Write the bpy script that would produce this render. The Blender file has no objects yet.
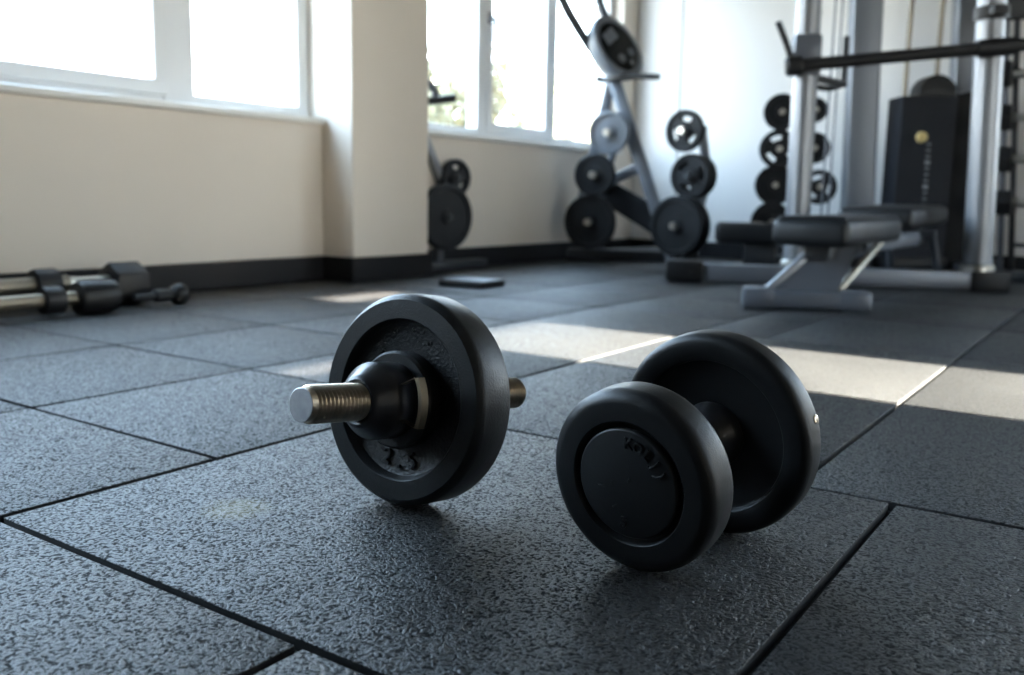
import bpy, bmesh, math, random
from mathutils import Matrix, Vector, Euler
random.seed(7)
S = 1.25                       # modelling unit -> metres, applied once at the end
H = 0.30                       # camera height (modelling units)
FPX = 917.26                   # focal length in pixels of the 1024 px wide frame
RIGHT = Vector((0.8229275, 0.5678350, 0.0188089))
DOWN = Vector((0.1014182, -0.1142438, -0.9882625))
FWD = Vector((-0.5590212, 0.8151760, -0.1516032))
CAM = Vector((0, 0, H))
C = bpy.context.scene.collection
scene = bpy.context.scene
pi = math.pi
ROOT = {}

# ---------------------------------------------------------------- measuring
def ray(x, y): return RIGHT*((x-512)/FPX) + DOWN*((y-337.5)/FPX) + FWD
HF = Vector((FWD.x, FWD.y, 0)).normalized()
def at(x, y, d):                                    # on an upright plane at distance d from the camera
    r = ray(x, y); return CAM + r*(d*1.0117/r.dot(HF))
def onX(x, y, X): r = ray(x, y); return CAM + r*(X/r.x)
def onY(x, y, Y): r = ray(x, y); return CAM + r*(Y/r.y)
def onZ(x, y, Z=0): r = ray(x, y); return CAM + r*((Z-H)/r.z)
def px2m(n, d): return n*d/FPX

# ---------------------------------------------------------------- mesh builder
def frame(origin, z, up=(0, 0, 1)):
    z = Vector(z).normalized(); up = Vector(up)
    if abs(z.dot(up)) > .98: up = Vector((0, 1, 0))
    x = up.cross(z).normalized(); y = z.cross(x)
    m = Matrix((x, y, z)).transposed().to_4x4(); m.translation = Vector(origin); return m

class MB:
    def __init__(s): s.bm = bmesh.new()
    def _tag(s, vs, M, mat):
        bmesh.ops.transform(s.bm, matrix=M, verts=vs)
        if mat:
            for f in {f for v in vs for f in v.link_faces}: f.material_index = mat
    def box(s, c, size, rot=None, bev=0, seg=2, mat=0):
        r = bmesh.ops.create_cube(s.bm, size=1)
        vs = r['verts']
        bmesh.ops.scale(s.bm, vec=size, verts=vs)
        if bev:
            es = list({e for v in vs for e in v.link_edges})
            rb = bmesh.ops.bevel(s.bm, geom=vs+es, offset=bev, segments=seg, profile=.5, affect='EDGES')
            vs = list({v for f in rb['faces'] for v in f.verts} | {v for v in vs if v.is_valid})
            st = list(vs); seen = set(vs)
            while st:
                v = st.pop()
                for e in v.link_edges:
                    o = e.other_vert(v)
                    if o not in seen: seen.add(o); st.append(o)
            vs = list(seen)
        M = Matrix.Translation(Vector(c))
        if rot is not None: M = M @ rot.to_4x4()
        s._tag(vs, M, mat); return s
    def bar(s, p0, p1, w, h, up=(0, 0, 1), bev=0, mat=0, seg=2):
        p0, p1 = Vector(p0), Vector(p1)
        F = frame((p0+p1)/2, p1-p0, up)
        return s.box((p0+p1)/2, (w, h, (p1-p0).length), F.to_3x3(), bev, seg, mat)
    def lathe(s, prof, M=None, seg=64, mat=0, close=False):
        cols = []
        for k in range(seg):
            a = 2*pi*k/seg; ca, sa = math.cos(a), math.sin(a)
            cols.append([s.bm.verts.new((r*ca, r*sa, z)) for r, z in prof])
        n = len(prof); vs = [v for c in cols for v in c]
        for k in range(seg):
            A, B = cols[k], cols[(k+1) % seg]
            for i in range(n if close else n-1):
                j = (i+1) % n
                s.bm.faces.new((A[i], B[i], B[j], A[j]))
        if not close:
            for i in (0, n-1):
                if prof[i][0] > 1e-6:
                    s.bm.faces.new([c[i] for c in cols])
        rem = [v for v in vs if v.is_valid]
        if not close and (prof[0][0] <= 1e-6 or prof[-1][0] <= 1e-6):
            bmesh.ops.remove_doubles(s.bm, verts=rem, dist=1e-7)
            rem = [v for v in rem if v.is_valid]
        s._tag(rem, M or Matrix(), mat); return s
    def tube(s, pts, r, seg=12, mat=0, flat=1.0):
        pts = [Vector(p) for p in pts]; n = len(pts)
        rs = r if isinstance(r, (list, tuple)) else [r]*n
        rings = []; up = None
        for i, p in enumerate(pts):
            t = (pts[min(i+1, n-1)]-pts[max(i-1, 0)]).normalized()
            if up is None:
                up = Vector((0, 0, 1)) if abs(t.z) < .9 else Vector((0, 1, 0))
            x = up.cross(t)
            if x.length < 1e-4: x = Vector((1, 0, 0)).cross(t)
            x.normalize(); y = t.cross(x); up = y
            rings.append([s.bm.verts.new(p+(x*math.cos(2*pi*k/seg)+y*math.sin(2*pi*k/seg)*flat)*rs[i]) for k in range(seg)])
        for i in range(n-1):
            for k in range(seg):
                f = s.bm.faces.new((rings[i][k], rings[i][(k+1) % seg], rings[i+1][(k+1) % seg], rings[i+1][k])); f.material_index = mat
        for q in (rings[0][::-1], rings[-1]):
            f = s.bm.faces.new(q); f.material_index = mat
        return s
    def cyl(s, p0, p1, r, seg=24, mat=0): return s.tube([p0, p1], r, seg, mat)
    def prism(s, poly, M, depth, bev=0, mat=0):
        a = [s.bm.verts.new((x, y, -depth/2)) for x, y in poly]
        b = [s.bm.verts.new((x, y, depth/2)) for x, y in poly]
        fs = [s.bm.faces.new(a[::-1]), s.bm.faces.new(b)]
        n = len(poly)
        for i in range(n): fs.append(s.bm.faces.new((a[i], a[(i+1) % n], b[(i+1) % n], b[i])))
        vs = a+b
        if bev:
            rb = bmesh.ops.bevel(s.bm, geom=vs+list({e for f in fs for e in f.edges}), offset=bev, segments=2, profile=.5, affect='EDGES')
            st = [v for v in rb['verts']]; seen = set(st)
            while st:
                v = st.pop()
                for e in v.link_edges:
                    o = e.other_vert(v)
                    if o not in seen: seen.add(o); st.append(o)
            vs = list(seen)
        s._tag(vs, M, mat); return s
    def build(s, name, mats, parent=None, world=True, angle=38):
        bmesh.ops.recalc_face_normals(s.bm, faces=s.bm.faces[:])
        me = bpy.data.meshes.new(name); s.bm.to_mesh(me); s.bm.free()
        for m in (mats if isinstance(mats, (list, tuple)) else [mats]): me.materials.append(m)
        me.polygons.foreach_set('use_smooth', [True]*len(me.polygons))
        me.set_sharp_from_angle(angle=math.radians(angle))
        return link(name, me, parent, world)

def link(name, me, parent=None, world=True):
    o = bpy.data.objects.new(name, me); C.objects.link(o)
    if parent is not None:
        M = ROOT[parent.name]
        if world: me.transform(M.inverted())
        o.parent = parent; ROOT[o.name] = M
    return o
def tag(o, label, cat, group=None, kind=None):
    if label: o['label'] = label
    if cat: o['category'] = cat
    if group: o['group'] = group
    if kind: o['kind'] = kind
    return o
def thing(name, label, cat, loc=(0, 0, 0), rot=None, group=None, kind=None):
    o = bpy.data.objects.new(name, None); C.objects.link(o); o.empty_display_size = .05
    M = Matrix.Translation(Vector(loc))
    if rot is not None: M = M @ rot.to_4x4()
    o.matrix_world = M; o.location = M.to_translation(); o.rotation_euler = M.to_euler()
    ROOT[o.name] = M
    return tag(o, label, cat, group, kind)
def structure(name, mb, mat, parent=None, label=None, cat=None):
    o = mb.build(name, mat, parent)
    if parent is None: tag(o, label, cat, None, 'structure')
    return o
def origin_to(o, loc):
    """move a single-mesh thing's origin to its base"""
    o.data.transform(Matrix.Translation(-Vector(loc))); o.location = Vector(loc); return o
def solo(name, mb, mat, label, cat, loc, group=None):
    o = mb.build(name, mat); origin_to(o, loc); return tag(o, label, cat, group)

# ---------------------------------------------------------------- materials
def material(name, col, rough=.5, metal=0, spec=.5, bump=None, vary=None, coat=0):
    """bump: list of (scale, strength, distance, detail); vary: (scale, amount) mottling of the colour"""
    m = bpy.data.materials.new(name); m.use_nodes = True
    nt = m.node_tree; b = nt.nodes['Principled BSDF']; N = nt.nodes.new; L = nt.links.new
    b.inputs['Base Color'].default_value = (*col, 1); b.inputs['Roughness'].default_value = rough
    b.inputs['Metallic'].default_value = metal; b.inputs['Specular IOR Level'].default_value = spec
    b.inputs['Coat Weight'].default_value = coat
    tc = N('ShaderNodeTexCoord')
    if vary:
        nz = N('ShaderNodeTexNoise'); nz.inputs['Scale'].default_value = vary[0]; nz.inputs['Detail'].default_value = 4
        L(tc.outputs['Object'], nz.inputs['Vector'])
        mp = N('ShaderNodeMapRange'); mp.inputs[1].default_value = .3; mp.inputs[2].default_value = .7
        mp.inputs[3].default_value = 1-vary[1]; mp.inputs[4].default_value = 1+vary[1]
        L(nz.outputs['Fac'], mp.inputs[0])
        mx = N('ShaderNodeVectorMath'); mx.operation = 'SCALE'; mx.inputs[0].default_value = col
        L(mp.outputs[0], mx.inputs['Scale']); L(mx.outputs[0], b.inputs['Base Color'])
    prev = None
    for sc, st, dist, det in (bump or []):
        nz = N('ShaderNodeTexNoise'); nz.inputs['Scale'].default_value = sc; nz.inputs['Detail'].default_value = det
        L(tc.outputs['Object'], nz.inputs['Vector'])
        bp = N('ShaderNodeBump'); bp.inputs['Strength'].default_value = st; bp.inputs['Distance'].default_value = dist
        L(nz.outputs['Fac'], bp.inputs['Height'])
        if prev: L(prev.outputs[0], bp.inputs['Normal'])
        prev = bp
    if prev: L(prev.outputs[0], b.inputs['Normal'])
    return m

def floor_material():
    m = bpy.data.materials.new('rubber_tile'); m.use_nodes = True
    nt = m.node_tree; b = nt.nodes['Principled BSDF']; N = nt.nodes.new; L = nt.links.new
    tc = N('ShaderNodeTexCoord')
    # warped cell relief: shallow leathery pebbles
    wn = N('ShaderNodeTexNoise'); wn.inputs['Scale'].default_value = 60; wn.inputs['Detail'].default_value = 2
    L(tc.outputs['Object'], wn.inputs['Vector'])
    sc = N('ShaderNodeVectorMath'); sc.operation = 'SCALE'; sc.inputs['Scale'].default_value = .012
    L(wn.outputs['Color'], sc.inputs[0])
    ad = N('ShaderNodeVectorMath'); ad.operation = 'ADD'
    L(tc.outputs['Object'], ad.inputs[0]); L(sc.outputs[0], ad.inputs[1])
    n1 = N('ShaderNodeTexNoise'); n1.inputs['Scale'].default_value = 250; n1.inputs['Detail'].default_value = 3; n1.inputs['Roughness'].default_value = .55
    L(ad.outputs[0], n1.inputs['Vector'])
    n2 = N('ShaderNodeTexNoise'); n2.inputs['Scale'].default_value = 620; n2.inputs['Detail'].default_value = 2
    L(tc.outputs['Object'], n2.inputs['Vector'])
    b1 = N('ShaderNodeBump'); b1.inputs['Strength'].default_value = 1.0; b1.inputs['Distance'].default_value = .0034
    L(n1.outputs['Fac'], b1.inputs['Height'])
    b2 = N('ShaderNodeBump'); b2.inputs['Strength'].default_value = .30; b2.inputs['Distance'].default_value = .001
    L(n2.outputs['Fac'], b2.inputs['Height']); L(b1.outputs[0], b2.inputs['Normal'])
    L(b2.outputs[0], b.inputs['Normal'])
    # grey rubber with scuffs and dust
    n3 = N('ShaderNodeTexNoise'); n3.inputs['Scale'].default_value = 3.2; n3.inputs['Detail'].default_value = 5
    L(tc.outputs['Object'], n3.inputs['Vector'])
    rp = N('ShaderNodeValToRGB'); rp.color_ramp.elements[0].position = .32; rp.color_ramp.elements[1].position = .72
    rp.color_ramp.elements[0].color = (.0058, .0060, .0064, 1); rp.color_ramp.elements[1].color = (.0088, .0090, .0094, 1)
    L(n3.outputs['Fac'], rp.inputs['Fac'])
    # one chalky yellowish spot trodden into the near tile
    sp = N('ShaderNodeVectorMath'); sp.operation = 'DISTANCE'
    q = onZ(244, 508)*S
    sp.inputs[1].default_value = (q.x, q.y, 0)
    L(ad.outputs[0], sp.inputs[0])
    sm = N('ShaderNodeMapRange'); sm.inputs[1].default_value = .012; sm.inputs[2].default_value = .055; sm.inputs[3].default_value = .55; sm.inputs[4].default_value = 0
    sm.interpolation_type = 'SMOOTHSTEP'
    L(sp.outputs['Value'], sm.inputs[0])
    mx = N('ShaderNodeMix'); mx.data_type = 'RGBA'; mx.inputs[7].default_value = (.16, .135, .06, 1)
    L(sm.outputs[0], mx.inputs[0]); L(rp.outputs['Color'], mx.inputs[6]); L(mx.outputs[2], b.inputs['Base Color'])
    mr = N('ShaderNodeMapRange'); mr.inputs[3].default_value = .34; mr.inputs[4].default_value = .46
    L(n3.outputs['Fac'], mr.inputs[0])
    pr_ = N('ShaderNodeMapRange'); pr_.inputs[1].default_value = .40; pr_.inputs[2].default_value = .52; pr_.inputs[3].default_value = .38; pr_.inputs[4].default_value = 0
    L(n1.outputs['Fac'], pr_.inputs[0])
    ra = N('ShaderNodeMath'); ra.operation = 'ADD'; ra.use_clamp = True
    L(mr.outputs[0], ra.inputs[0]); L(pr_.outputs[0], ra.inputs[1]); L(ra.outputs[0], b.inputs['Roughness'])
    sl_ = N('ShaderNodeMapRange'); sl_.inputs[1].default_value = .38; sl_.inputs[2].default_value = .52; sl_.inputs[3].default_value = .12; sl_.inputs[4].default_value = .72   # specular lowered in the pits
    L(n1.outputs['Fac'], sl_.inputs[0]); L(sl_.outputs[0], b.inputs['Specular IOR Level'])
    b.inputs['Specular IOR Level'].default_value = .58
    return m

def glass_material():
    m = bpy.data.materials.new('window_glass'); m.use_nodes = True
    nt = m.node_tree; nt.nodes.remove(nt.nodes['Principled BSDF']); N = nt.nodes.new; L = nt.links.new
    t = N('ShaderNodeBsdfTransparent'); t.inputs[0].default_value = (.95, .97, .97, 1)
    g = N('ShaderNodeBsdfGlossy'); g.inputs['Roughness'].default_value = .02
    lw = N('ShaderNodeLayerWeight'); lw.inputs['Blend'].default_value = .5
    pw = N('ShaderNodeMath'); pw.operation = 'POWER'; pw.inputs[1].default_value = 5; L(lw.outputs['Facing'], pw.inputs[0])
    fr = N('ShaderNodeMath'); fr.operation = 'MULTIPLY_ADD'; fr.inputs[1].default_value = .55; fr.inputs[2].default_value = .05; L(pw.outputs[0], fr.inputs[0])
    mx = N('ShaderNodeMixShader'); L(fr.outputs[0], mx.inputs[0]); L(t.outputs[0], mx.inputs[1]); L(g.outputs[0], mx.inputs[2])
    L(mx.outputs[0], nt.nodes['Material Output'].inputs[0]); return m

M_FLOOR = floor_material()
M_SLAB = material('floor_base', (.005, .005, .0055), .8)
M_WALL = material('wall_paint', (.78, .705, .615), .65, bump=[(180, .12, .002, 3)], vary=(2.5, .02))
M_WALLD = material('charcoal_wall_paint', (.05, .05, .052), .7, bump=[(180, .12, .002, 3)])
M_WALLB = material('back_wall_panel', (.78, .765, .745), .5, bump=[(160, .08, .002, 3)])
M_CEIL = material('ceiling_paint', (.10, .10, .10), .8, bump=[(90, .1, .002, 3)])
M_BASEB = material('black_baseboard', (.008, .008, .0095), .6, spec=.25, bump=[(200, .1, .001, 2)])
M_PVC = material('white_pvc', (.80, .81, .82), .35, bump=[(40, .03, .001, 2)])
M_SILL = material('sill_laminate', (.80, .78, .74), .35, bump=[(60, .03, .001, 2)])
M_GLASS = glass_material()
M_IRON = material('cast_iron_plate', (.007, .0072, .0078), .40, spec=.36, bump=[(420, .35, .0012, 3), (90, .12, .002, 2)], vary=(30, .3))
M_IRONR = material('rough_cast_face', (.007, .0072, .0078), .40, spec=.36, bump=[(260, .55, .0022, 4), (70, .15, .002, 2)], vary=(40, .3))
M_COLLAR = material('black_collar', (.012, .012, .014), .30, spec=.5, bump=[(300, .15, .0008, 2)])
M_STEEL = material('threaded_steel', (.52, .44, .345), .30, metal=1, bump=[(500, .2, .0006, 3)], vary=(80, .2))
M_STEELF = material('brushed_steel_end', (.42, .42, .43), .48, metal=1, bump=[(600, .4, .0006, 3)], vary=(60, .15))
M_BRASS = material('aged_spring_steel', (.23, .185, .13), .42, metal=1, bump=[(300, .25, .0008, 3)])
M_RUB = material('rubber_head', (.007, .0072, .0078), .42, spec=.36, bump=[(500, .22, .0008, 3), (60, .1, .002, 2)], vary=(25, .25))
M_RUBF = material('rubber_face_disc', (.008, .0083, .009), .46, spec=.36, bump=[(350, .15, .0008, 3)], vary=(18, .25))
M_PLATE = material('gym_plate_rubber', (.011, .012, .014), .55, spec=.25, bump=[(120, .15, .002, 2)], vary=(12, .2))
M_PLATEG = material('grey_plate_enamel', (.13, .15, .18), .38, bump=[(120, .12, .002, 2)], vary=(12, .2))
M_CHROME = material('hub_chrome', (.62, .60, .55), .3, metal=1, bump=[(120, .05, .001, 2)])
M_SILVER = material('silver_frame_paint', (.25, .26, .28), .38, metal=.6, bump=[(200, .05, .001, 2)])
M_RAIL = material('rail_grey_paint', (.15, .16, .18), .42, metal=.5, bump=[(200, .05, .001, 2)])
M_COLUMN = material('column_grey_paint', (.19, .205, .235), .42, metal=.4, bump=[(200, .05, .001, 2)])
M_STEELP = material('steel_blue_paint', (.20, .22, .255), .38, metal=.5, bump=[(200, .05, .001, 2)])
M_GREYF = material('grey_frame_paint', (.11, .12, .14), .38, metal=.4, bump=[(200, .05, .001, 2)])
M_DARKF = material('dark_frame_paint', (.030, .033, .038), .42, metal=.2, bump=[(200, .08, .001, 2)])
M_BLK = material('black_plastic', (.009, .009, .010), .48, spec=.35, bump=[(150, .1, .001, 2)])
M_PAD = material('bench_vinyl', (.008, .009, .0105), .46, spec=.38, bump=[(130, .2, .0015, 3)])
M_PADG = material('grey_bench_vinyl', (.013, .014, .016), .48, spec=.38, bump=[(130, .2, .0015, 3)])
M_STACK = material('stack_plate_black', (.008, .0105, .017), .6, spec=.3, bump=[(90, .1, .001, 2)])
M_SHROUD = material('smoked_shroud', (.004, .004, .005), .6, spec=.3, bump=[(60, .05, .001, 2)])
M_CONS = material('console_grey', (.16, .18, .21), .4, bump=[(150, .1, .001, 2)])
M_SCREEN = material('console_screen', (.01, .011, .013), .16, bump=[(20, .02, .001, 2)])
M_WHITE = material('white_marking', (.70, .70, .66), .5, bump=[(100, .05, .001, 2)])
M_GOLD = material('yellow_knob', (.55, .42, .18), .4, bump=[(100, .05, .001, 2)])
M_TAN = material('satin_bar_steel', (.26, .225, .175), .48, metal=.9, bump=[(300, .2, .0008, 3)])
M_BLOCK = material('floor_block_top', (.20, .22, .25), .38, bump=[(200, .2, .001, 3)])
M_BARK = material('bark', (.30, .27, .22), .9, bump=[(30, .8, .02, 4)])
M_LEAFA = material('autumn_leaves', (.33, .305, .20), .7, bump=[(60, .2, .002, 2)], vary=(3, .3))
M_LEAFB = material('olive_leaves', (.28, .29, .19), .7, bump=[(60, .2, .002, 2)], vary=(3, .3))
M_GROUND = material('dry_lawn', (.12, .11, .08), .95, bump=[(20, .6, .02, 4)], vary=(2, .2))

# ---------------------------------------------------------------- room shell
WX = -2.385; WT = .17; ZC = 2.12; RX = 2.30; YF = -2.10; YB = 4.62
def slab(mb, x0, x1, y0, y1, z0, z1, mat=0, bev=0):
    mb.box(((x0+x1)/2, (y0+y1)/2, (z0+z1)/2), (x1-x0, y1-y0, z1-z0), None, bev, 1, mat)
# rubber tiles: one floor, seams are real gaps
rects = []
rows = [-2.1, -1.70, -1.30, -.90, -.50, -.12, .262, .644, 1.018, 1.40, 1.82, 2.235, 2.65, 3.05, 3.45, 3.85, 4.25, YB]
for x0, x1 in ((WX, -2.03), (-2.03, -1.635), (-1.635, -1.245)):
    for a, b in zip(rows, rows[1:]): rects.append((x0, x1, a, b))
rw = [r for r in rows if r not in (1.40, 1.82)]
for a, b in zip(rw, rw[1:]): rects.append((-1.245, -.845, a, b))
def row(y0, y1, xs):
    for a, b in zip(xs, xs[1:]): rects.append((a, b, y0, y1))
for a, b in zip([-2.1, -1.6, -1.2, -.8, -.4, 0], [-1.6, -1.2, -.8, -.4, 0, .40]): row(a, b, [-.845, -.44, -.04, .36, .76, 1.16, 1.56, 1.96, RX])
row(.40, .96, [-.845, -.185, .375, .935, 1.495, 2.055, RX])
row(.96, 1.463, [-.845, -.285, .28, .84, 1.40, 1.96, RX])
row(1.463, 1.98, [-.845, -.285, .28, .84, 1.40, 1.96, RX])
for a, b in zip([1.98, 2.5, 3.02, 3.54, 4.06], [2.5, 3.02, 3.54, 4.06, YB]): row(a, b, [-.845, -.68, -.285, .28, .84, 1.40, 1.96, RX])
fm = MB()
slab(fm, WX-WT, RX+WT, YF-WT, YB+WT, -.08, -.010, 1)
g = .0038
for x0, x1, y0, y1 in rects:
    dz = random.uniform(-.0006, 0)
    tilt = Euler((random.uniform(-.0016, .0016), random.uniform(-.0016, .0016), 0)).to_matrix()
    fm.box(((x0+x1)/2, (y0+y1)/2, -.0055+dz), (x1-x0-2*g, y1-y0-2*g, .011), tilt, .0010, 2, 0)
fm.bm.normal_update()
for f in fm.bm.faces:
    if abs(f.normal.z) < .3: f.material_index = 1                   # shade painted on the seam sides: near-black, so sunlit gaps stay dark
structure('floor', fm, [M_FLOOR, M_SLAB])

SILLZ = .553; TOPZ = 1.72
W1 = (-.75, 2.289); W2 = (2.75, 4.46)
wl = MB()
slab(wl, WX-WT, WX, YF-WT, YB+WT, -.01, SILLZ-.02)
slab(wl, WX-WT, WX, YF-WT, YB+WT, TOPZ, ZC)
slab(wl, WX-WT, WX, YF-WT, W1[0], SILLZ-.02, TOPZ)
slab(wl, WX-WT, WX, W1[1], W2[0], SILLZ-.02, TOPZ)
slab(wl, WX-WT, WX, W2[1], YB+WT, SILLZ-.02, TOPZ)
structure('wall_left', wl, M_WALL)
PX = -2.237; PY0, PY1 = 2.289, 2.690
pl = MB(); slab(pl, WX, PX, PY0, PY1, -.01, ZC, 0, .004)
structure('pillar', pl, M_WALL, None, 'cream square wall pillar between the two windows', 'pillar')
def wall_with_holes(mb, x0, x1, y0, y1, z0, z1, holes, along='y'):
    ys = sorted({y0, y1, *[h[0] for h in holes], *[h[1] for h in holes]})
    for a, b in zip(ys, ys[1:]):
        zs = sorted([(h[2], h[3]) for h in holes if h[0] <= a+1e-6 and h[1] >= b-1e-6])
        z = z0
        for p, q in zs:
            if p-z > 1e-4: (slab(mb, x0, x1, a, b, z, p) if along == 'y' else slab(mb, a, b, x0, x1, z, p))
            z = q
        if z1-z > 1e-4: (slab(mb, x0, x1, a, b, z, z1) if along == 'y' else slab(mb, a, b, x0, x1, z, z1))
wb = MB()                                                    # back wall of wide panels with narrow open joints
xs = [WX, -2.118, .10]
for a, b in zip(xs, xs[1:]): slab(wb, a+.004, b-.004, YB, YB+.03, 0, ZC, 0, .003)
WF = (.80, 2.18, .40, 1.95)
slab(wb, WX-WT, .10, YB+.025, YB+WT, -.01, ZC)
wall_with_holes(wb, YB+.001, YB+WT, .10, RX+.05, -.01, ZC, [WF], 'x')
structure('wall_back', wb, M_WALLB)
# right wall: unseen door, transom and slit openings added, sized to throw the sun patches
DO = (1.465, 1.868, 0.0, 1.655); TR = (1.84, 2.13, 1.925, 2.00); SLT = (1.03, 1.20, 1.60, 1.645)
wr = MB()
wall_with_holes(wr, RX, RX+.05, YF-WT, YB+WT, -.01, ZC, [DO, TR, SLT])
structure('wall_right', wr, M_WALL)
wf = MB(); slab(wf, WX-WT, RX+.05, YF-WT, YF, -.01, ZC)
structure('wall_front', wf, M_WALLD)
ce = MB(); slab(ce, WX-WT, RX+.05, YF-WT, YB+WT, ZC, ZC+.05)
structure('ceiling', ce, M_CEIL)
BH = .083; BT = .014
def baseboard(name, x0, x1, y0, y1):
    b = MB(); slab(b, x0, x1, y0, y1, 0, BH, 0, .004); structure(name, b, M_BASEB)
baseboard('baseboard_left', WX, WX+BT, YF, PY0)
baseboard('baseboard_pillar', WX, PX+BT, PY0-BT, PY1+BT)
baseboard('baseboard_left.001', WX, WX+BT, PY1+BT, YB)
baseboard('baseboard_back', WX+BT, RX, YB-BT, YB)
baseboard('baseboard_right', RX-BT, RX, YF, DO[0]); baseboard('baseboard_right.001', RX-BT, RX, DO[1], YB-BT)

def window(name, W, mull, sashes, handle=None):
    """a white plastic window set back in the wall; mull: (y0,y1) posts; sashes: panes (y0,y1) that carry a sash frame"""
    x = WX-.055                                                   # inner face of the frame
    r = thing(name, None, None, (x, (W[0]+W[1])/2, SILLZ), kind='structure')
    f = MB(); d = .055
    z0, z1 = SILLZ-.005, TOPZ; fb = .042
    slab(f, x-d, x, W[0], W[1], z0, z0+fb, 0, .003); slab(f, x-d, x, W[0], W[1], z1-.05, z1, 0, .003)
    slab(f, x-d+.001, x-.0015, W[0]+.001, W[0]+.05, z0+.001, z1-.001, 0, .003); slab(f, x-d+.001, x-.0015, W[1]-.05, W[1]-.001, z0+.001, z1-.001, 0, .003)
    for a, b in mull: slab(f, x-d, x+.004, a, b, z0+.004, z1-.004, 0, .003)
    f.build('frame', M_PVC, r)
    edges = [W[0]+.05] + [v for m in mull for v in m] + [W[1]-.05]
    for i in range(0, len(edges), 2):
        a, b = edges[i], edges[i+1]; lo, hi = z0+fb, z1-.05
        if i//2 in sashes:
            s_ = MB(); t = .030
            slab(s_, x-d+.01, x+.010, a-.012, b+.012, lo-.012, lo+t, 0, .003); slab(s_, x-d+.01, x+.010, a-.012, b+.012, hi-t, hi+.01, 0, .003)
            slab(s_, x-d+.011, x+.0085, a-.0105, a+t, lo-.0105, hi+.008, 0, .003); slab(s_, x-d+.011, x+.0085, b-t, b+.0105, lo-.0105, hi+.008, 0, .003)
            s_.build('sash', M_PVC, r); a += t; b -= t; lo += t; hi -= t
        gl = MB(); slab(gl, x-.034, x-.028, a-.008, b+.008, lo-.008, hi+.008); gl.build('glass', M_GLASS, r)
    if handle:
        h = MB(); hy, hz = handle
        h.box((x+.018, hy, hz), (.012, .022, .05), None, .004); h.box((x+.034, hy, hz), (.014, .014, .014), None, .003)
        h.box((x+.044, hy, hz-.05), (.012, .018, .11), None, .005); h.build('handle', M_SILVER, r)
    sl = MB(); slab(sl, x-.01, WX+.026, W[0]-(0 if W[0] > 2 else .03), W[1]+.0, SILLZ-.020, SILLZ+.002, 0, .004)
    sl.build('sill', M_SILL, r)
    return r
window('window_1', W1, [(.60, .713), (1.708, 1.817)], {1})
window('window_2', (W2[0], W2[1]), [(3.255, 3.33), (3.82, 3.89)], {1}, (onX(492, 18, WX-.03).y, onX(492, 18, WX-.03).z))

def far_window(name, axis, pos, W, mull):
    r = thing(name, None, None, (pos, (W[0]+W[1])/2, W[2]) if axis == 'y' else ((W[0]+W[1])/2, pos, W[2]), kind='structure')
    f = MB(); gl = MB(); t = .022
    def sl(mb, a, b, z0, z1, d0=-.02, d1=.02):
        if axis == 'y': slab(mb, pos+d0, pos+d1, a, b, z0, z1)
        else: slab(mb, a, b, pos+d0, pos+d1, z0, z1)
    sl(f, W[0], W[1], W[2], W[2]+t); sl(f, W[0], W[1], W[3]-t, W[3]); sl(f, W[0], W[0]+t, W[2], W[3]); sl(f, W[1]-t, W[1], W[2], W[3])
    for m in mull: sl(f, m-.025, m+.025, W[2], W[3])
    sl(gl, W[0]+t*.5, W[1]-t*.5, W[2]+t*.5, W[3]-t*.5, -.003, .003)
    f.build('frame', M_PVC, r); gl.build('glass', M_GLASS, r)
far_window('fill_window', 'x', YB+.10, WF, [1.49])  # unseen window, added as fill light for the left wall
dr = thing('sun_opening', None, None, (RX+.02, (DO[0]+DO[1])/2, 0), kind='structure')  # unseen glazed opening, added for the sun strip on the floor
dg = MB(); slab(dg, RX+.02, RX+.026, DO[0], DO[1], .0, DO[3]); dg.build('glass', M_GLASS, dr)

# ---------------------------------------------------------------- foreground: adjustable dumbbell with one plate
def plate_dir(phi, psi): return Vector((math.cos(phi)*math.cos(psi), math.sin(phi)*math.cos(psi), math.sin(psi)))
a1 = plate_dir(-1.5994, .1282); R1 = .1019; T1 = .0454
c1 = Vector((-.5725, .6671, .1040))
F1 = frame(c1, a1)
def curve_text(txt, size, depth, bev):
    cu = bpy.data.curves.new('lettering', 'FONT'); cu.body = txt; cu.size = size; cu.extrude = depth; cu.bevel_depth = bev
    cu.align_x = 'CENTER'; cu.align_y = 'CENTER'; cu.resolution_u = 3
    o = bpy.data.objects.new('lettering', cu); C.objects.link(o)
    dgr = bpy.context.evaluated_depsgraph_get(); dgr.update()
    me = bpy.data.meshes.new_from_object(o.evaluated_get(dgr)); bpy.data.objects.remove(o); bpy.data.curves.remove(cu)
    return me
def arc_text(name, txt, M, rad, mid, size, depth, mat, parent, inward=False, step=None):
    """letters on a circle in the local xy plane of M"""
    bm = bmesh.new(); n = len(txt); step = step or size*.72/rad
    for i, ch in enumerate(txt):
        if ch == ' ': continue
        me = curve_text(ch, size, depth, size*.03)
        k = (i-(n-1)/2)*step
        ang = mid + (k if inward else -k)
        rot = ang + (pi/2 if inward else -pi/2)
        T = M @ Matrix.Rotation(ang, 4, 'Z') @ Matrix.Translation((rad, 0, 0)) @ Matrix.Rotation(rot-ang, 4, 'Z')
        me.transform(T); bm.from_mesh(me); bpy.data.meshes.remove(me)
    me = bpy.data.meshes.new(name); bm.to_mesh(me); bm.free(); me.materials.append(mat)
    return link(name, me, parent)
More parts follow.
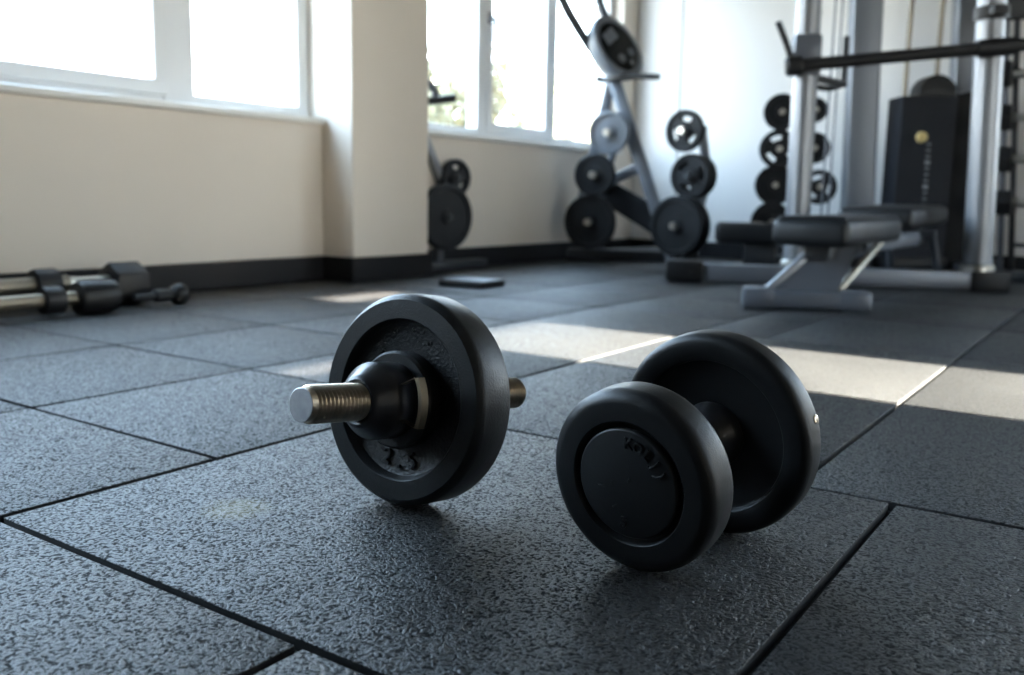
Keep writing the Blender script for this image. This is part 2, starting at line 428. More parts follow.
def rounded(r, z0, z1, c, n=4, top=True):
    """profile points of an outer rim with rounded corners of size c, from z1 (front) down to z0 (back)"""
    out = []
    for k in range(n+1):
        t = pi/2*(1-k/n); out.append((r-c+c*math.cos(t), z1-c+c*math.sin(t)))
    for k in range(n+1):
        t = -pi/2*k/n; out.append((r-c+c*math.cos(t), z0+c+c*math.sin(t)))
    return out
D1 = thing('adjustable_dumbbell', 'adjustable dumbbell standing on a single thick black plate with a threaded steel bar end', 'dumbbell', (c1.x, c1.y, 0))
h = T1/2; rec = h-.0105
pr = [(.0172, rec), (.0700, rec), (.0735, rec+.0012), (.0765, h-.0012), (.0778, h)] + [(.0780, h)]
pr += [(.0955, h), (.0985, h-.0025)] + [(.1010, h-.0060), (R1, h-.0095)] + rounded(R1, -h, h-.02, .004, 3)[4:]
pr += [(.0780, -h), (.0760, -h+.002), (.0725, -rec), (.0172, -rec)]
p1 = MB().lathe(pr, F1, 144, close=True)
for f in p1.bm.faces:
    loc = F1.inverted() @ f.calc_center_median()
    if math.hypot(loc.x, loc.y) < .0725 and loc.z > 0: f.material_index = 1
plate1 = p1.build('weight_plate', [M_IRON, M_IRONR], D1, angle=30)
arc_text('embossed_weight', '2.5', F1 @ Matrix.Translation((0, 0, rec)), .0600, -pi/2+.02, .021, .0024, M_IRON, plate1, True, .27)
tt = MB()
for i in range(16):                                           # worn raised casting marks in the upper recess
    an = random.uniform(.7, 2.3); rr = random.uniform(.053, .068)
    tt.box(F1 @ Vector((rr*math.cos(an), rr*math.sin(an), rec)), (random.uniform(.0015, .005), .0013, .002), F1.to_3x3() @ Matrix.Rotation(random.uniform(0, 3), 3, 'Z'), .0004, 1)
tt.build('cast_lettering', M_IRONR, plate1)
hb = MB().lathe([(.0172, rec-.001), (.0465, rec-.001), (.0465, h+.0045), (.044, h+.007), (.0172, h+.007)], F1, 96, close=True)
hb.build('hub', M_IRON, D1)
co = MB().lathe([(.0172, h+.0072), (.0350, h+.0072), (.0362, h+.009), (.0362, .0575), (.0350, .0610), (.0250, .0735), (.0235, .0760), (.0205, .0775), (.0190, .0770), (.0172, .0760)], F1, 96, close=True)
co.build('screw_collar', M_COLLAR, D1)
cl = MB()                                                       # C-shaped spring clip on the plate's right of the collar
def clip_pt(r, t, z): return F1 @ Vector((r*math.cos(t), r*math.sin(t), z))
sgn = 1 if (F1.to_3x3() @ Vector((1, 0, 0))).dot(RIGHT) > 0 else -1
mid = 0 if sgn > 0 else pi
A_ = [mid+sgn*.10-.40+.80*k/22 for k in range(23)]
secs = [(.0385, A_[0]-.06)] + [(.0530, A_[0]-.02)] + [(.0570, t) for t in A_] + [(.0530, A_[-1]+.02), (.0385, A_[-1]+.06)]
ringv = []
for r_, t in secs:
    ringv.append([cl.bm.verts.new(clip_pt(r_+dr_, t, z)) for dr_, z in ((-.0020, .0460), (.0020, .0460), (.0020, .0550), (-.0020, .0550))])
for A, B in zip(ringv, ringv[1:]):
    for k in range(4): cl.bm.faces.new((A[k], A[(k+1) % 4], B[(k+1) % 4], B[k]))
cl.bm.faces.new(ringv[0]); cl.bm.faces.new(ringv[-1])
cl.build('spring_clip', M_BRASS, D1)
def threaded(z0, z1, r, pitch, dep):
    p = [(0, z0), (r-.003, z0), (r-dep, z0+.0025)]
    n = max(1, int((z1-z0-.005)/pitch)); z = z0+.0025
    for k in range(n):
        p += [(r-dep, z+pitch*.12), (r-dep*.2, z+pitch*.38), (r, z+pitch*.5), (r-dep*.2, z+pitch*.62), (r-dep, z+pitch*.9)]; z += pitch
    p += [(r-dep, z1-.0028), (r-.0022, z1-.0004), (r-.003, z1), (0, z1)]
    return p
br = MB().lathe(threaded(-.172, .1425, .0172, .0047, .0020), F1, 72)
for f in br.bm.faces:
    loc = F1.inverted() @ f.calc_center_median()
    if loc.z > .1420: f.material_index = 1
br.build('threaded_bar', [M_STEEL, M_STEELF], D1, angle=25)
bc = MB().lathe([(.0172, -rec+.001), (.040, -rec+.001), (.040, -h-.004), (.0345, -h-.010), (.0230, -h-.045), (.0172, -h-.045)], F1, 64, close=True)
bc.build('rear_collar', M_COLLAR, D1)

# ---------------------------------------------------------------- foreground: fixed dumbbell with a small and a large head
cs = Vector((-.3182, .6510, .0783)); cbg = Vector((-.3052, .7778, .0918)); a2 = (cs-cbg).normalized()
RS, TS, RB, TB = .0767, .0400, .0938, .0310
FS = frame(cs, a2); FB = frame(cbg, a2); L2 = (cs-cbg).length
D2 = thing('rubber_dumbbell', 'fixed black rubber dumbbell lying with its smaller round head towards the camera', 'dumbbell', (cs.x, cs.y, 0))
hs = TS/2
pr = [(0, hs-.006), (.0480, hs-.006), (.0502, hs-.0045), (.0508, hs-.0015), (.0520, hs), (.0660, hs)]
pr += rounded(RS, -hs, hs, .0115, 6)[1:] + [(.030, -hs), (0, -hs)]
sh = MB().lathe(pr, FS, 144).build('small_head', M_RUB, D2, angle=50)
dc = MB().lathe([(0, hs-.0061), (.0455, hs-.0061), (.0462, hs-.002), (.0450, hs-.0003), (.0440, hs), (0, hs)], FS, 96).build('face_disc', M_RUBF, sh, angle=50)
arc_text('embossed_lettering', 'KOLJ)', FS @ Matrix.Translation((0, 0, hs)), .0345, .95, .0125, .0013, M_RUBF, dc, False, .27)
arc_text('embossed_weight', '5', FS @ Matrix.Translation((0, 0, hs)), .034, -pi/2-.10, .0135, .0013, M_RUBF, dc, True, .30)
mk = MB(); Fd = FS.to_3x3()
for x_, y_, w_, ang in ((-.024, -.006, .007, 0), (-.012, -.021, .005, .6), (-.022, -.028, .002, 0), (-.014, -.001, .003, 1.4), (.002, .004, .004, 1.2)):
    mk.box(FS @ Vector((x_*sgn, y_, hs)), (w_, .0011, .0010), Fd @ Matrix.Rotation(ang, 3, 'Z'), .0003, 1)
mk.build('scuff_pattern', M_RUBF, dc)
hbk = TB/2
pr = [(0, hbk-.008), (.0660, hbk-.008), (.0690, hbk-.0065), (.0705, hbk-.001), (.0716, hbk)]
pr += [(.0845, hbk)] + rounded(RB, -hbk, hbk, .0085, 5)[1:] + [(.071, -hbk), (.069, -hbk+.006), (0, -hbk+.006)]
bgh = MB().lathe(pr, FB, 144).build('large_head', [M_RUB], D2, angle=45)
z1 = L2-hs                                                          # back of the small head seen from the large head's centre
hd = MB().lathe([(.0, hbk-.0079), (.0305, hbk-.0079), (.0300, hbk-.004), (.0255, hbk+.002), (.0225, hbk+.008), (.0190, hbk+.012), (.0185, hbk+.02), (.0190, z1-.006), (.024, z1-.001), (.024, z1+.001), (0, z1+.001)], FB, 72)
hd.build('handle', M_COLLAR, D2)
rim = onZ(818.5, 411, 0)
u_ = (RIGHT - a2*RIGHT.dot(a2)).normalized(); w_ = a2.cross(u_); w_ = w_ if w_.z > 0 else -w_
pd = (u_*math.cos(.35)+w_*math.sin(.35)).normalized()
MB().lathe([(0, -.004), (.0040, -.004), (.0040, .0004), (.0030, .0010), (0, .0010)], frame(cbg+pd*RB-a2*.006, pd), 24).build('set_screw', M_STEEL, bgh)

# ---------------------------------------------------------------- bars left along the wall
def axis_y(x, z, y): return frame((x, y, z), (0, 1, 0))
bx, bz = -2.095, .0415
b1 = thing('short_barbell', 'short steel barbell with a rounded black head lying nearest on the floor by the wall', 'barbell', (bx, .9, 0))
MB().lathe([(0, .30), (.0165, .30), (.0165, 1.215), (0, 1.215)], axis_y(bx, bz, 0), 32).build('bar', M_TAN, b1)
MB().lathe([(0, 1.205), (.022, 1.205), (.037, 1.21), (.0415, 1.22), (.0415, 1.285), (.037, 1.305), (.026, 1.312), (0, 1.312)], axis_y(bx, bz, 0), 48).build('head', M_RUB, b1)
MB().lathe([(.0166, 1.125), (.031, 1.125), (.0325, 1.13), (.0325, 1.165), (.031, 1.17), (.0166, 1.17)], axis_y(bx, bz, 0), 40, close=True).build('collar', M_BLK, b1)
ux, uz = -2.205, .0660
b2 = thing('short_barbell', 'short steel barbell with a black hexagonal head lying behind against the baseboard', 'barbell', (ux, .9, 0))
MB().lathe([(0, .30), (.0205, .30), (.0205, 1.25), (0, 1.25)], axis_y(ux, uz, 0), 32).build('bar', M_TAN, b2)
MB().lathe([(.0206, 1.165), (.038, 1.165), (.040, 1.17), (.040, 1.215), (.038, 1.22), (.0206, 1.22)], axis_y(ux, uz, 0), 40, close=True).build('collar', M_BLK, b2)
MB().lathe([(.0, 1.25), (.017, 1.25), (.0145, 1.285), (.0145, 1.37), (0, 1.37)], axis_y(ux, uz, 0), 32).build('sleeve', M_CHROME, b2)
hx = [(.0590*math.cos(pi/6+pi/3*k+.0), .0590*math.sin(pi/6+pi/3*k)) for k in range(6)]
MB().prism(hx, axis_y(ux, .0560, 1.405), .090, .008).build('hex_head', M_BLK, b2)
bp = onX(178, 296, -2.10)
q1 = thing('ball_end_club', 'slim black exercise club with a ball end lying on the floor past the barbells', 'exercise club', (bp.x, bp.y, 0))
bl = MB().lathe([(0, -.0285)]+[(.0285*math.cos(t), .0285*math.sin(t)) for t in [-pi/2+pi*k/16 for k in range(1, 16)]]+[(0, .0285)], axis_y(bp.x, .0285, bp.y+.002), 40)
bl.build('ball', M_RUB, q1)
MB().lathe([(0, -.040), (.014, -.036), (.017, -.06), (.017, -.085), (.009, -.09), (.009, -.145), (0, -.145)][::-1], axis_y(bp.x, .0285, bp.y+.016), 24).build('grip', M_BLK, q1)

# ---------------------------------------------------------------- flat block on the floor
k0, k1, k2 = onZ(438.5, 285.6), onZ(483, 289.2), onZ(507, 287.4)
ex = (k1-k0); ey = Vector((-ex.y, ex.x, 0)).normalized()*((k2-k1).length*1.25)
fb = MB(); ctr = k0+ex/2+ey/2
ang = math.atan2(ex.y, ex.x); Rz = Matrix.Rotation(ang, 3, 'Z')
fbt = thing('floor_block', 'flat low dark block lying alone on the floor by the pillar', 'block', (ctr.x, ctr.y, 0))
fb.box((ctr.x, ctr.y, .0115), (ex.length, ey.length, .023), Rz, .003); fb.build('body', M_BLK, fbt)
MB().box((ctr.x, ctr.y, .0237), (ex.length-.016, ey.length-.016, .002), Rz, .0006).build('top_mat', M_BLOCK, fbt)

# ---------------------------------------------------------------- weight plates (things of their own, hung on pegs)
def gym_plate_mesh(R, T, hole, grips):
    """cast plate with raised rim, hub and optional three hand openings, built on a polar grid"""
    N = 60
    rr = [hole, hole*1.9, hole*2.0, R*.46, R*.70, R*.80, R*.83, R*.965, R]
    zz = [T*.55, T*.55, T*.30, T*.28, T*.28, T*.28, T*.5, T*.5, T*.36]
    bm = bmesh.new(); nr = len(rr)
    fr = [[bm.verts.new((r*math.cos(2*pi*j/N), r*math.sin(2*pi*j/N), z)) for j in range(N)] for r, z in zip(rr, zz)]
    bk = [[bm.verts.new((r*math.cos(2*pi*j/N), r*math.sin(2*pi*j/N), -z)) for j in range(N)] for r, z in zip(rr, zz)]
    def kept(i, j): return not (grips and i == 3 and (j % 20) in range(5, 14))
    for i in range(nr-1):
        for j in range(N):
            if not kept(i, j): continue
            k = (j+1) % N
            bm.faces.new((fr[i][j], fr[i+1][j], fr[i+1][k], fr[i][k])); bm.faces.new((bk[i][j], bk[i][k], bk[i+1][k], bk[i+1][j]))
    bm.edges.ensure_lookup_table()
    bv = {v: b for F, B in zip(fr, bk) for v, b in zip(F, B)}
    for e in [e for e in bm.edges if len(e.link_faces) == 1 and e.verts[0] in bv and e.verts[1] in bv]:
        a, b = e.verts; bm.faces.new((a, b, bv[b], bv[a]))
    for v in [v for v in bm.verts if not v.link_faces]: bm.verts.remove(v)
    return bm
PCACHE = {}
def plate(label, pos, axis, R, T, hole, grips=False, mat=None, spin=0, group=None):
    key = (round(R, 4), round(T, 4), round(hole, 4), grips, (mat or M_PLATE).name)
    if key not in PCACHE:
        mb = MB(); mb.bm.free(); mb.bm = gym_plate_mesh(R, T, hole, grips)
        o = mb.build('weight_plate', mat or M_PLATE); PCACHE[key] = o.data; first = o
    else:
        first = bpy.data.objects.new('weight_plate', PCACHE[key]); C.objects.link(first)
    M = frame(pos, axis) @ Matrix.Rotation(spin, 4, 'Z')
    first.location = M.to_translation(); first.rotation_euler = M.to_euler()
    return tag(first, label, 'weight plate', group)
def peg(parent, p0, p1, r, name='peg', mat=None):
    m = MB().cyl(p0, p1, r, 20)
    return m.build(name, mat or M_CHROME, parent)

# ---------------------------------------------------------------- cross trainer with plate pegs, by the far window
TP = Vector((.42, -.906, -.02)).normalized()                      # pegs point into the room
ct_base = onZ(612, 262)
ct = thing('cross_trainer', 'tall silver exercise machine with round console and curved handlebars by the far window', 'exercise machine', (ct_base.x, ct_base.y, 0))
pA, pB = onZ(556, 262), onZ(676, 265)
pB.z = pA.z = .035
MB().bar(pA+Vector((0, .10, 0)), pB+Vector((0, .10, 0)), .10, .055, bev=.01).build('base_beam', M_DARKF, ct)
mid_ = (pA+pB)/2
MB().bar(mid_+Vector((-.10, .16, 0)), mid_+Vector((-.02, .50, 0)), .07, .05, bev=.01).build('rear_foot', M_DARKF, ct)
top = at(612, 74, 4.30); low = at(658, 210, 4.12); low2 = at(672, 258, 4.08)
MB().bar(low2, top, .058, .040, up=TP, bev=.008).build('main_post', M_STEELP, ct)
MB().bar(at(611, 84, 4.33), at(569, 252, 4.62), .046, .030, up=TP, bev=.006).build('rear_post', M_STEELP, ct)
MB().bar(at(586, 192, 4.44), at(646, 165, 4.20), .048, .032, up=TP, bev=.006).build('brace', M_STEELP, ct)
MB().bar(at(596, 185, 4.46), at(664, 226, 4.14), .115, .05, up=TP, bev=.012).build('drive_beam', material('matte_black_cover', (.010, .010, .011), .8, spec=.15, bump=[(120, .1, .001, 2)]), ct)
cc = at(614, 50, 4.27); cax = (-FWD*.80 + RIGHT*.55 - DOWN*.22).normalized()
Fc = frame(cc, cax) @ Matrix.Rotation(math.radians(36), 4, 'Z') @ Matrix.Scale(1.10, 4)
cn = MB().lathe([(0, -.085), (.045, -.078), (.085, -.055), (.108, -.018), (.116, .012), (.112, .030), (.100, .034), (.092, .030), (0, .030)], Fc @ Matrix.Scale(1.25, 4, (0, 1, 0)), 48)
con = cn.build('console', M_CONS, ct)
MB().lathe([(0, .0302), (.090, .0302), (.089, .033), (0, .033)], Fc @ Matrix.Scale(1.22, 4, (0, 1, 0)), 40).build('screen', M_SCREEN, con)
bt = MB()
for dx, dy, r_ in ((-.03, -.045, .020), (.035, -.05, .017), (0, -.082, .012)):
    bt.lathe([(0, .033), (r_, .033), (r_*.9, .039), (0, .039)], Fc @ Matrix.Translation((dx, dy, 0)), 20)
bt.build('buttons', M_CONS, con)
wd = MB(); wd.box(Fc @ Vector((-.01, .055, .034)), (.075, .05, .004), Fc.to_3x3(), .001); wd.build('display_window', M_CONS, con)
def smooth(pts, n=6):
    out = []; P = [Vector(p) for p in pts]; P = [P[0]*2-P[1]] + P + [P[-1]*2-P[-2]]
    for i in range(1, len(P)-2):
        for k in range(n):
            t = k/n; a, b, c, d = P[i-1], P[i], P[i+1], P[i+2]
            out.append(.5*((2*b)+(c-a)*t+(2*a-5*b+4*c-d)*t*t+(3*b-a-3*c+d)*t**3))
    out.append(P[-2]); return out
MB().tube(smooth([at(592, 50, 4.25), at(583, 36, 4.22), at(572, 18, 4.18), at(563, 0, 4.15), at(552, -34, 4.12), at(556, -62, 4.12)]), .0215, 12).build('handlebar', M_DARKF, ct)
MB().tube(smooth([at(616, 34, 4.33), at(606, 18, 4.34), at(600, 4, 4.36), at(594, -24, 4.38), at(590, -60, 4.40)]), .020, 12).build('handlebar', M_DARKF, ct)
MB().tube(smooth([at(597, 79, 4.33), at(606, 80, 4.30), at(618, 77, 4.22), at(632, 76, 4.18), at(659, 77, 4.10)]), .0135, 12).build('side_grip', M_BLK, ct)
ctplates = [(590, 222, 4.27, 27, 'large black plate on the lowest window-side peg of the cross trainer', False, None, 1),
            (595, 175, 4.25, 21, 'black plate with bright hub, middle of the window-side pegs of the cross trainer', False, None, 1),
            (609, 133, 4.20, 21, 'grey plate highest on the window-side pegs of the cross trainer', False, M_PLATEG, 1),
            (677, 226, 3.98, 30, 'largest front black plate at the foot of the cross trainer', False, None, 2),
            (691, 176, 4.02, 22, 'black plate with hand openings just above the largest floor-level pair', True, None, 2),
            (685, 131, 4.02, 20.5, 'black plate with hand openings on the top peg near the panel joint', True, None, 1)]
TPL = Vector((.14, -.99, 0)).normalized(); TPR = Vector((-.12, -.99, 0)).normalized()
for x_, y_, d_, r_, lb, gr, mt, cnt in ctplates:
    TA = TPR if x_ > 650 else TPL
    pos = at(x_, y_, d_); R_ = px2m(r_*1.0, d_); hl = .018
    back = pos - TA*.17
    peg(ct, pos-TA*.16, pos+TA*.040, .0165, 'peg', M_DARKF if (x_ > 685) else M_CHROME)
    plate(lb, pos, TA, R_, .036, hl, gr, mt, spin=.4 if x_ < 690 else 1.25)
    if cnt == 2:
        off = .052 if gr is False else .046
        plate('rear plate behind the '+('largest front plate at the cross trainer foot' if not gr else 'hand-opening plate of the middle room-side peg'), pos-TA*off, TA, R_*.99, .036, hl, gr, None, spin=1.25)
ar = [at(677, 226, 3.98)-TPR*.145, at(691, 176, 4.02)-TPR*.145, at(685, 131, 4.02)-TPR*.145]
MB().tube([ar[2]+Vector((0, 0, .03)), ar[2], ar[1], ar[0], Vector((ar[0].x, ar[0].y, .06))], .022, 12).build('peg_arm', M_GREYF, ct)
MB().bar(Vector((ar[0].x, ar[0].y, .055)), pB+Vector((-.02, .12, .02)), .05, .05, bev=.008).build('arm_foot', M_DARKF, ct)
al = [at(590, 222, 4.27)-TPL*.14, at(595, 175, 4.25)-TPL*.14, at(609, 133, 4.20)-TPL*.14]
MB().tube([Vector((al[0].x, al[0].y, .05)), al[0], al[1], al[2], al[2]-TPL*.02+Vector((.0, .0, .03))], .018, 12).build('peg_arm', M_GREYF, ct)

# ---------------------------------------------------------------- second machine mostly hidden behind the pillar
GX = -2.285
AX = Vector((.985, -.17, 0)).normalized()
pL = onX(446, 217, GX); pU = onX(455, 178, GX-.042)
gx = thing('exercise_bike', 'grey exercise machine with black plates half hidden behind the pillar', 'exercise machine', (GX-.05, pL.y, 0))
dL = (pL-CAM).dot(FWD); dU = (pU-CAM).dot(FWD)
peg(gx, pL-AX*.05, pL+AX*.03, .014, 'peg', M_DARKF); peg(gx, pU-AX*.03, pU+AX*.03, .014, 'peg', M_DARKF)
plate('large black plate low on the machine behind the pillar', pL, AX, px2m(33, dL), .034, .0155)
plate('smaller black plate high on the machine behind the pillar', pU, AX, px2m(18.5, dU), .030, .0155, True, spin=.5)
hx_ = GX-.072
MB().bar(onX(414, 112, hx_), onX(450, 205, hx_), .028, .040, up=AX, bev=.006).build('arm_post', M_SILVER, gx)
MB().tube(smooth([onX(415, 80, hx_+.01), onX(426, 81, hx_+.012), onX(434, 90, hx_+.02), onX(436, 99, hx_+.03)]), .016, 12).build('handle_hoop', M_GREYF, gx)
MB().tube([onX(416, 103, hx_+.01), onX(438, 100, hx_+.05), onX(456, 98, hx_+.10)], .016, 12).build('handle_bar', M_BLK, gx)
q = pL-AX*.045
MB().bar(Vector((q.x, q.y, .03)), Vector((q.x, q.y, pL.z+.02)), .03, .04, bev=.005).build('plate_post', M_GREYF, gx)
MB().bar(pU-AX*.028, pL-AX*.056, .022, .03, up=AX, bev=.004).build('plate_post', M_GREYF, gx)
MB().bar(Vector((q.x, q.y-.10, .02)), Vector((q.x, q.y+.30, .02)), .06, .038, bev=.006).build('foot', M_DARKF, gx)

# ---------------------------------------------------------------- cable tower and rack frame on the right
U = (onZ(1009, 293)-onZ(665, 282)); U.z = 0; U.normalize(); V = Vector((-U.y, U.x, 0))
r0 = onZ(668, 282)+V*.04; r1 = onZ(1009, 293)+V*.04
def on_plane(x, y, P0, n):
    d = ray(x, y); return CAM+d*((P0-CAM).dot(n)/d.dot(n))
sm = thing('rack_machine', 'silver rack machine with two front uprights, dark rear columns and a black weight stack', 'exercise machine', ((r0.x+r1.x)/2, (r0.y+r1.y)/2, 0))
RH = .072
def rz(p, z): return Vector((p.x, p.y, z))
rail = MB().bar(rz(r0+U*.13, RH*.52), rz(r1-U*.11, RH*.52), .070, RH*.9, bev=.008).build('base_rail', M_RAIL, sm)
capL = MB()
capL.bar(rz(r0-U*.012, RH*.57), rz(r0+U*.125, RH*.57), .104, RH*1.14, bev=.014)
capL.cyl(rz(r0+U*.085-V*.058, .030), rz(r0+U*.085-V*.040, .030), .014, 16)
capL.build('rubber_foot', M_BLK, sm)
MB().bar(rz(r1-U*.125, RH*.5), rz(r1, RH*.5), .10, RH, bev=.008).build('rubber_foot', M_BLK, sm)
MB().bar(rz(r0+U*.11-V*.004, .064), rz(r0+U*.215-V*.004, .058), .05, .018, bev=.005).build('rail_bracket', M_SILVER, sm)
b_ = on_plane(796, 250, r0, V); c_ = on_plane(979, 250, r0, V); t0_ = on_plane(809, 0, r0, V); t1_ = on_plane(992, 0, r0, V)
def upright(p, top_, wpx, d, name):
    p0 = rz(p, RH); p1 = Vector((top_.x, top_.y, top_.z)); dirv = (p1-p0).normalized(); p1 = p0+dirv*((ZC-.06-RH)/dirv.z)
    m = MB(); m.tube([p0, p1], px2m(wpx/2, d), 32)
    for k in range(18):                                             # row of pin holes down the room side
        m.lathe([(0, -.002), (.007, -.002), (.007, .0015), (0, .0015)], frame(p0+dirv*(.12+k*.085)+U*(px2m(wpx/2, d)*.985), U), 12, 1)
    o = m.build(name, [M_SILVER, M_BLK], sm)
    m = MB()
    e = (p0+dirv*.0)
    m.lathe([(.0, .0), (px2m(wpx/2, d)+.010, .0), (px2m(wpx/2, d)+.010, .014), (px2m(wpx/2, d)+.002, .022), (0, .022)], frame(e, dirv), 32); m.build('base_flange', M_CHROME, o)
    return p0, dirv
d1 = (b_-CAM).dot(FWD); d2 = (c_-CAM).dot(FWD)
u0, ud0 = upright(b_, t0_, 24, d1, 'upright'); u1, ud1 = upright(c_, t1_, 27, d2, 'upright')
# rear columns
def column(x0, y0, x1, y1, d, wpx, mat):
    p = at(x0, y0, d); t = at(x1, y1, d); dv = (t-p).normalized()
    p = p + dv*((.02-p.z)/dv.z); t = p+dv*((ZC-.10-p.z)/dv.z)
    MB().bar(p, t, px2m(wpx, d), px2m(wpx, d), up=V, bev=.012, seg=3).build('rear_column', mat, sm)
    return p, dv
cp0, cd0 = column(857, 205, 866, 0, 4.05, 28, M_COLUMN)
cp1, cd1 = column(958, 205, 968, 0, 4.10, 23, M_COLUMN)
# rear base
MB().bar(rz(cp0-U*.10, .035), rz(cp1+U*.16, .035), .08, .06, bev=.008).build('rear_base', M_DARKF, sm)
MB().bar(rz(c_, .036), rz(cp1, .036), .06, .055, bev=.008).build('side_base', M_DARKF, sm)
MB().bar(rz(b_, .036), rz(cp0, .036), .06, .055, bev=.008).build('side_base', M_DARKF, sm)
tz = ZC-.085
def top_at(p, dv): return p+dv*((tz-p.z)/dv.z)
MB().bar(top_at(u0, ud0), top_at(u1, ud1), .07, .07, bev=.008).build('top_beam', M_SILVER, sm)
MB().bar(top_at(u0, ud0), top_at(cp0, cd0), .07, .07, bev=.008).build('top_beam', M_SILVER, sm)
MB().bar(top_at(u1, ud1), top_at(cp1, cd1), .07, .07, bev=.008).build('top_beam', M_SILVER, sm)
# weight stack: rows of plates with a number strip, cap and dark shroud
ds = 3.88
sA = at(897, 172, ds); sB = at(952, 172, ds)
su = (sB-sA); su.z = 0; sw = su.length; su.normalize(); sv = Vector((-su.y, su.x, 0))
zt = at(920, 96, ds).z; zb = .075; sc_ = (sA+sB)/2 + sv*.075
Rs_ = Matrix((su, sv, Vector((0, 0, 1)))).transposed()
m = MB(); n = 34; ph = (zt-zb)/n
for k in range(n): m.box((sc_.x, sc_.y, zb+ph*(k+.5)), (sw, .15, ph*.86), Rs_, .002, 1)
m.box((sc_.x, sc_.y, (zb+zt)/2), (sw*.985, .143, zt-zb), Rs_)
stk = m.build('weight_stack', M_STACK, sm)
cap = [(-.5, 0), (.5, 0), (.5, .35), (.44, .62), (.30, .86), (.10, 1), (-.12, 1), (-.32, .84), (-.44, .6), (-.5, .35)]
cw = px2m(36, ds); chh = px2m(21, ds); cpos = rz(sc_+su*(px2m(7, ds)), zt)
m = MB().prism([(x_*cw, y_*chh) for x_, y_ in cap], Matrix.Translation(cpos-sv*.02) @ (Rs_ @ Matrix.Rotation(pi/2, 3, 'X')).to_4x4(), .11, .006)
m.build('stack_cap', M_BLK, stk)
m = MB()
fz = sc_-sv*.0765
for k in range(17):
    z_ = at(920, 143+k*6.2, ds-.07).z
    big = k in (3, 7)
    m.box((fz.x+su.x*.008, fz.y+su.y*.008, z_), (.022 if big else .016, .004, .017 if big else .008), Rs_, .001, 1)
m.build('number_lettering', material('worn_number_marks', (.20, .22, .25), .5), stk)
kn = at(923, 137, ds-.08)
m = MB().lathe([(0, 0), (.021, 0), (.023, .004), (.021, .018), (.012, .022), (0, .022)], frame(kn+sv*.02, -sv), 20); m.build('selector_knob', M_GOLD, stk)
shc = sc_+su*(sw/2+.060)+sv*.05
shz = at(962, 92, ds+.05).z
m = MB().prism([(-.055, .03), (.055, .03), (.055, shz-.05), (.035, shz-.012), (.0, shz), (-.035, shz-.008), (-.055, shz-.04)], Matrix.Translation(rz(shc, 0)) @ (Rs_ @ Matrix.Rotation(pi/2, 3, 'X')).to_4x4(), .22, .006)
m.build('shroud', M_SHROUD, sm)
MB().box(rz(sc_, .044), (sw+.02, .19, .062), Rs_, .008).build('stack_base', M_BLK, sm)
for px in (911, 942):
    p = at(px, 90, ds); q = rz(p+sv*.06, .09)
    MB().cyl(q, rz(q, tz-.01), .0095, 12).build('guide_rod', M_TAN, sm)
MB().bar(rz(sc_+sv*.06-su*.25, tz-.01), rz(sc_+sv*.06+su*.35, tz-.01), .06, .04, bev=.006).build('top_beam', M_DARKF, sm)
MB().bar(rz(sc_+sv*.06, tz-.01), top_at(cp1, cd1), .05, .04, bev=.006).build('top_beam', M_DARKF, sm)
for px_, dd in ((829, 3.75), (836, 3.8)):
    p = at(px_, 100, dd); MB().cyl(rz(p, .05), rz(p, tz), .0042, 8).build('cable', M_GREYF, sm)
pb = at(832, 250, 3.78); MB().bar(rz(pb-U*.09, tz-.005), rz(pb+U*.09, tz-.005), .05, .04, bev=.005).build('pulley_beam', M_SILVER, sm)
MB().bar(rz(pb, tz-.005), top_at(cp0, cd0), .05, .04, bev=.005).build('top_beam', M_SILVER, sm)
MB().bar(rz(pb-U*.06, .03), rz(pb+U*.06, .03), .07, .05, bev=.006).build('cable_anchor', M_DARKF, sm)
MB().bar(rz(pb, .03), rz(cp0, .03), .05, .045, bev=.006).build('side_base', M_DARKF, sm)
# sleeve and hooks on the left upright, collar on the right one
def on_up(p, dv, ypx, xpx):
    best = min((abs(((at_p-CAM).dot(DOWN)/(at_p-CAM).dot(FWD)*FPX+337.5)-ypx), k) for k, at_p in ((k, p+dv*k*.005) for k in range(10, 360)))
    return p+dv*best[1]*.005
s0 = on_up(u0, ud0, 55, 0)
m = MB().bar(s0-ud0*.075, s0+ud0*.07, .095, .095, up=V, bev=.014); slv = m.build('hook_sleeve', M_GREYF, sm)
fr_ = -V
hk = s0-U*.055-V*.03
MB().tube(smooth([hk-ud0*.06+U*.01, hk-U*.008+ud0*.01, hk-U*.030+ud0*.065, hk-U*.050+ud0*.110]), .0115, 10).build('hook', M_BLK, slv)
hp = at(845, 62, 3.62)
m = MB(); m.tube([hp+Vector((0, 0, -.09)), hp+Vector((0, 0, .095))], .0125, 12); m.tube(smooth([hp+Vector((0, 0, -.085)), hp-U*.05+Vector((0, 0, -.10)), hp-U*.11+Vector((0, 0, -.09))]), .011, 10)
m.bar(hp+Vector((0, 0, -.085)), s0-ud0*.06+V*.05, .035, .022, bev=.004)
m.build('spotter_arm', M_BLK, sm)
s1 = on_up(u1, ud1, 14, 0)
m = MB().lathe([(.046, -.022), (.058, -.022), (.058, .022), (.046, .022)], frame(s1, ud1), 32, close=True)
m.box(s1-V*.066, (.05, .05, .03), Rs_, .006)
m.build('lock_collar', M_BLK, sm)
